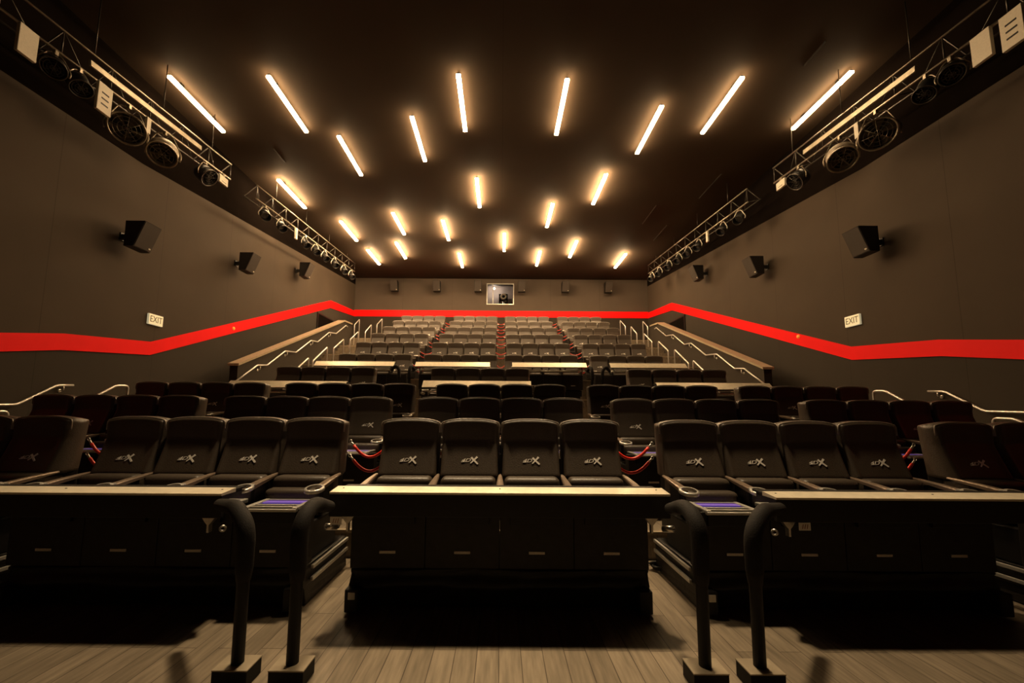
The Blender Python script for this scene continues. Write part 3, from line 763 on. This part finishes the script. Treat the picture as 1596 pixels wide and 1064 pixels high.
# exit signs
for s, y, z in ((-1, 9.72, 3.97), (1, 9.55, 4.04)):
    t = thing('exit_sign', 'small lit exit sign on the %s side wall above red stripe' % side(s), 'sign', (s * (WX - .02), y, z), 'exit signs')
    x0, x1 = sorted((-s * .035, s * .02))
    bm = bmesh.new(); quadbox(bm, x0, x1, -.205, .205, -.135, .135, .008); obj('sign_plate', bm, 'exit', t)
    me = text_mesh('EXIT', .24, .002)
    R = Matrix.Rotation(PI / 2, 4, 'X')
    Rz = Matrix.Rotation(PI / 2 if s < 0 else -PI / 2, 4, 'Z')
    bm = bmesh.new(); merge(bm, bm_from(me, Matrix.Translation((-s * .037, 0, -.0)) @ Rz @ R @ Matrix.Diagonal((.72, .95, 1, 1)))); obj('lettering', bm, 'exitink', t)
for s, y, z in ((-1, 12.6, 4.40), (1, 11.35, 4.0)):
    bm = bmesh.new(); lathe(bm, [(0, .03), (.05, .025), (.06, 0), (0, 0)], 16, frame_to((-s, 0, 0), (s * (WX - .022), y, z)))
    tag(obj('wall_sensor', bm, 'amber'), 'tiny amber sensor dot set in the %s red stripe' % side(s), 'sensor', 'stripe sensors')

# ------------------------------------------------------------------ ceiling lamps
LAMPS = [(-8.10, 9.50, 'far left lamp of the front rank, above left rigging'), (-5.68, 9.48, 'second lamp from left in the front rank'), (-4.82, 11.50, 'lamp below and right of the second front one'),
 (-2.49, 10.73, 'short lamp left of the centre pair'), (-1.07, 9.40, 'left of the two centre front lamps'), (1.565, 9.51, 'right of the two centre front lamps'), (4.19, 10.30, 'lamp right of the centre pair'),
 (5.76, 9.42, 'second lamp from right in the front rank'), (8.23, 9.24, 'far right lamp of the front rank, beside right rigging'), (-7.83, 13.65, 'lamp left behind, next to the left rigging'),
 (-6.85, 16.55, 'upper lamp of the far left cluster'), (-6.69, 19.43, 'lowest left lamp in the rear rank'), (-4.43, 15.85, 'upper left lamp in the middle rear'), (-5.04, 18.57, 'lamp just below the upper middle rear left one'),
 (-2.49, 16.43, 'lamp left of centre in the middle rear'), (-2.17, 19.78, 'rear rank lamp left of projector window'), (-0.88, 13.49, 'lone lamp just left of centre, mid hall'), (0.12, 17.58, 'small centre lamp above the projector window'),
 (1.96, 15.07, 'lamp just right of centre in mid hall, beyond the front rank'), (3.52, 13.21, 'lamp in mid hall, halfway between centre and right rigging'), (3.52, 18.28, 'lamp right rear, above the rear rank'), (1.92, 19.45, 'rear rank lamp right of projector window'), (6.28, 19.67, 'far right lamp in the rear rank')]
bm = bmesh.new(); quadbox(bm, -.055, .055, -.93, .93, -.055, .0, .012, 2); LDS = {'front': mesh_of('diffuser', bm.copy(), 'lamp_front'), 'middle': mesh_of('diffuser', bm.copy(), 'lamp_middle'), 'rear': mesh_of('diffuser', bm, 'lamp_rear')}
bm = bmesh.new(); quadbox(bm, -.026, .026, -.92, .92, .0, .04, .004); quadbox(bm, -.02, .02, -.6, -.5, .04, .11); quadbox(bm, -.02, .02, .5, .6, .04, .11); LH = mesh_of('housing', bm, 'blackmetal')
for x, y, wd in LAMPS:
    t = thing('ceiling_light', 'glowing warm ' + wd, 'ceiling light', (x, y, ZC - .11), 'linear ceiling lights')
    o = mk(LH, 'housing', t); d = mk(LDS['front' if y < 12 else ('middle' if y < 16 else 'rear')], 'diffuser', t)
# recessed downlights over the front row
for x, wd in ((-1.7, 'left'), (1.7, 'right')):
    t = thing('downlight', 'recessed round downlight in the ceiling over the %s front gap' % wd, 'downlight', (x, 5.25, ZC), 'recessed downlights')
    bm = bmesh.new(); lathe(bm, [(.26, -.004), (.30, -.012), (.30, .0), (.26, 0), (.26, -.004)], 28); obj('trim_ring', bm, 'blackmetal', t)
    ld = bpy.data.lights.new('bulb', 'SPOT'); ld.energy = DOWN_POWER; ld.color = (1.0, .74, .43); ld.shadow_soft_size = .35
    ld.spot_size = math.radians(46); ld.spot_blend = 0.9
    lo = bpy.data.objects.new('bulb', ld); C.objects.link(lo); lo.parent = t; lo.location = (0, 0, -.02); lo.rotation_euler = (-math.radians(16), 0, 0)
# thin unlit ceiling rails
for k, (x, y0, y1, wd) in enumerate(((7.5, 12.4, 13.9, 'longest, beside right rigging'), (6.08, 14.4, 15.9, 'between two right lamps'), (7.18, 16.0, 17.5, 'nearest the rear right rigging'), (7.1, 7.7, 8.3, 'above the far right front lamp'), (-7.17, 11.3, 11.95, 'on the left, above the mid lamp'))):
    bm = bmesh.new(); quadbox(bm, -.012, .012, 0, y1 - y0, -.03, 0); o = obj('ceiling_rail', bm, 'truss'); o.location = (x, y0, ZC)
    tag(o, 'thin dark ceiling rail ' + wd, 'ceiling rail', 'thin ceiling rails')

# ------------------------------------------------------------------ effect rigging along both sides
def zl(y): return 7.50 + .088 * y
def rig(s, y0, y1, label, bright):
    L = y1 - y0; zb = zl(y0); sl = .088
    t = thing('lighting_truss', label, 'truss', (s * 8.0, y0, zb), 'effect trusses')
    def P(dy, dx, dz): return (s * dx, dy, sl * dy + dz)
    for nm, dx, dz, r in (('lower_pipe', 0, 0, .026), ('upper_pipe', 0, .46, .022), ('rear_pipe', .42, .10, .022)):
        bm = bmesh.new(); tube(bm, [P(0, dx, dz), P(L / 2, dx, dz), P(L, dx, dz)], r, 10); obj(nm, bm, 'truss' if not (bright and nm != 'rear_pipe') else 'chromepipe', t)
    n = max(2, int(L / .8))
    bm = bmesh.new()
    for k in range(n + 1):
        dy = min(L - .02, .02 + k * L / n)
        tube(bm, [P(dy, 0, 0), P(dy, 0, .46)], .013, 6); tube(bm, [P(dy, 0, .46), P(dy, .42, .10), P(dy, 0, 0)], .013, 6)
        if k < n: tube(bm, [P(dy, 0, .46), P(dy + L / n * .95, .42, .10)], .010, 6)
    obj('lattice', bm, 'truss', t)
    for k in range(2 if L < 6 else 4):
        dy = L * (k + .5) / (2 if L < 6 else 4)
        z = ZC - (zb + sl * dy + .46)
        bm = bmesh.new(); tube(bm, [P(dy, 0, .46), (0, dy, sl * dy + .46 + z)], .010, 6); obj('hanger', bm, 'truss', t)
    return t
M['chromepipe'] = mat('worn_steel_pipe', (0.36, 0.31, 0.24), 0.32, 0.8, vary=0.2, scale=9)
for s in (-1, 1):
    sd = side(s)
    t = rig(s, 4.6, 10.7, 'front effects truss of pipes hung below ceiling, %s side' % sd, True)
    bm = bmesh.new()
    quadbox(bm, -.02, .02, 0, 2.75, -.055, .055, .004)
    o = obj('cable_channel', bm, 'trussbright', t); o.location = (-s * .03, 2.2, .088 * 2.2 + .225); o.rotation_euler = (math.atan(.088), 0, 0)
    rig(s, 11.9, 20.3, 'rear effects truss of pipes hung below ceiling, %s side' % sd, True)

def fan(x, y, z, axis, R, L, label, zpipe, blades=True, name='effect_fan', cat='fan', group='effect fans', s=1, body='fanbody'):
    """round drum fan hung from the pipe by a yoke; (x,y,z) drum centre; axis = the way it blows"""
    t = thing(name, label, cat, (x, y, z), group)
    a = Vector(axis).normalized(); mt = frame_to(a)
    bm = bmesh.new(); lathe(bm, [(R * .93, L / 2), (R, L / 2), (R, -L * .2), (R * .82, -L / 2), (R * .2, -L / 2 - .02), (0, -L / 2 - .02)], 28, mt)
    lathe(bm, [(R * .93, L / 2), (R * .93, -L * .15), (0, -L * .3)], 28, mt); obj('drum', bm, body, t)
    bm = bmesh.new(); lathe(bm, [(R * .95, L / 2 - .01), (R * 1.05, L / 2 - .01), (R * 1.05, L / 2 + .02), (R * .95, L / 2 + .02), (R * .95, L / 2 - .01)], 28, mt); obj('rim', bm, 'chromepipe' if body == 'fanbody' else 'truss', t)
    bm = bmesh.new()
    if blades:
        for k in range(5):
            t2 = bmesh.new()
            vs = [t2.verts.new(v) for v in [(.04, -.02, .02), (R * .85, -.07, .04), (R * .88, .07, -.01), (.04, .03, -.02), (.04, -.02, .01), (R * .85, -.07, .03), (R * .88, .07, -.02), (.04, .03, -.03)]]
            for f in [(0, 1, 2, 3), (7, 6, 5, 4), (0, 4, 5, 1), (1, 5, 6, 2), (2, 6, 7, 3), (3, 7, 4, 0)]: t2.faces.new([vs[i] for i in f])
            merge(bm, t2, mt @ Matrix.Translation((0, 0, L * .15)) @ Matrix.Rotation(k * 2 * PI / 5, 4, 'Z'))
        lathe(bm, [(.05, 0), (.05, .06), (0, .07)], 14, mt @ Matrix.Translation((0, 0, L * .15))); obj('blades', bm, 'blackplastic', t)
        bm = bmesh.new()
        for k in range(4):
            an = k * PI / 4; c_, s_ = math.cos(an), math.sin(an)
            tube(bm, [mt @ Vector((c_ * R * .97, s_ * R * .97, L / 2)), mt @ Vector((-c_ * R * .97, -s_ * R * .97, L / 2))], .004, 5)
        for rr in (.25, .5, .75): tube(bm, [mt @ Vector((R * rr * math.cos(q * PI / 10), R * rr * math.sin(q * PI / 10), L / 2)) for q in range(20)], .004, 5, closed=True)
        obj('guard', bm, 'chromepipe' if body == 'fanbody' and s < 5 and R > .27 else 'truss', t)
    else:
        lathe(bm, [(R * .9, L * .30), (0, L * .36)], 24, mt); obj('lens', bm, 'lens', t)
    # yoke
    side_v = a.cross(Vector((0, 0, 1))).normalized()
    h = zpipe - z
    bm = bmesh.new(); tube(bm, smooth_path([side_v * (R + .03) - Vector((0, 0, R * .55)), side_v * (R + .05), Vector((0, 0, h - .10)) + side_v * (R * .5), Vector((0, 0, h - .08)), Vector((0, 0, h - .10)) - side_v * (R * .5), -side_v * (R + .05), -side_v * (R + .03) - Vector((0, 0, R * .55))], .06, 3), .014, 6)
    obj('yoke', bm, 'white' if not blades else 'chromepipe', t)
    bm = bmesh.new(); quadbox(bm, -.035, .035, -.03, .03, h - .12, h - .030, .008); obj('clamp', bm, 'chromepipe', t)
    return t
for s in (-1, 1):
    sd = side(s)
    def F(y, dz, ax, R, L, lab, **k): fan(s * 7.98, y, zl(y) - dz, (-s * ax[0], ax[1], ax[2]), R, L, lab, zl(y), s=s, **k)
    F(6.26, .33, (.5, -.35, -.6), .165, .30, 'dark round fan near the front end of the %s front truss' % sd, body='blackmetal')
    F(6.66, .33, (.5, -.1, -.7), .165, .30, 'dark round fan second along the %s front truss' % sd, body='blackmetal')
    F(7.62, .56, (.62, -.55, -.5), .30, .30, 'big round fan facing the camera on the %s front truss' % sd)
    F(8.50, .52, (.35, -.50, -.75), .28, .42, 'tilted drum fan pointing down behind the big fan, %s front truss' % sd)
    F(9.75, .38, (.75, .1, -.6), .23, .30, 'dark drum fan near the rear end of the %s front truss' % sd, body='blackmetal')
    for y, wd in ((12.35, 'first'), (13.3, 'second'), (15.0, 'third'), (15.9, 'fourth'), (16.75, 'fifth'), (17.75, 'sixth'), (18.85, 'seventh'), (19.8, 'last')):
        F(y, .34, (.55, -.25 + .15 * math.sin(y * 3), -.65), .15, .34, '%s hanging spotlight along the %s rear truss from the front' % (wd, sd), blades=False, body='blackmetal', name='stage_spotlight', cat='spotlight', group='truss spotlights')
def box_unit(s, y, dz, w, h, label, slots):
    t = thing('power_box', label, 'box', (s * 7.94, y, zl(y) - dz), 'pale boxes on the trusses')
    bm = bmesh.new(); quadbox(bm, -.03, .03, -w / 2, w / 2, -h, 0, .006); o = obj('casing', bm, 'white', t)
    bm = bmesh.new(); quadbox(bm, -.02, .02, -.04, .04, 0, max(.01, dz - .027), .004); obj('hanger', bm, 'chromepipe', t)
    if slots:
        for k in range(slots):
            bm = bmesh.new(); quadbox(bm, -.034, .034, -w * .25, w * .25, -h * .75 + k * h * .2, -h * .70 + k * h * .2); obj('slot', bm, 'blackplastic', o)
for s in (-1, 1):
    sd = side(s)
    box_unit(s, 5.84 if s < 0 else 5.80, .03, .26, .50, 'plain pale box hanging near the front end, %s truss' % sd, 0)
    box_unit(s, 7.08 if s < 0 else 5.42, .03, .27, .58, 'pale slotted box hanging on the %s front truss' % sd, 3)
    box_unit(s, 8.02, .03, .10, .36, 'narrow pale box between the two fans, %s front truss' % sd, 0)
    box_unit(s, 10.35, .12, .32, .22, 'small pale box at the rear end, %s front truss' % sd, 1)
    box_unit(s, 14.25, .05, .12, .42, 'narrow pale box on the %s rear truss' % sd, 0)
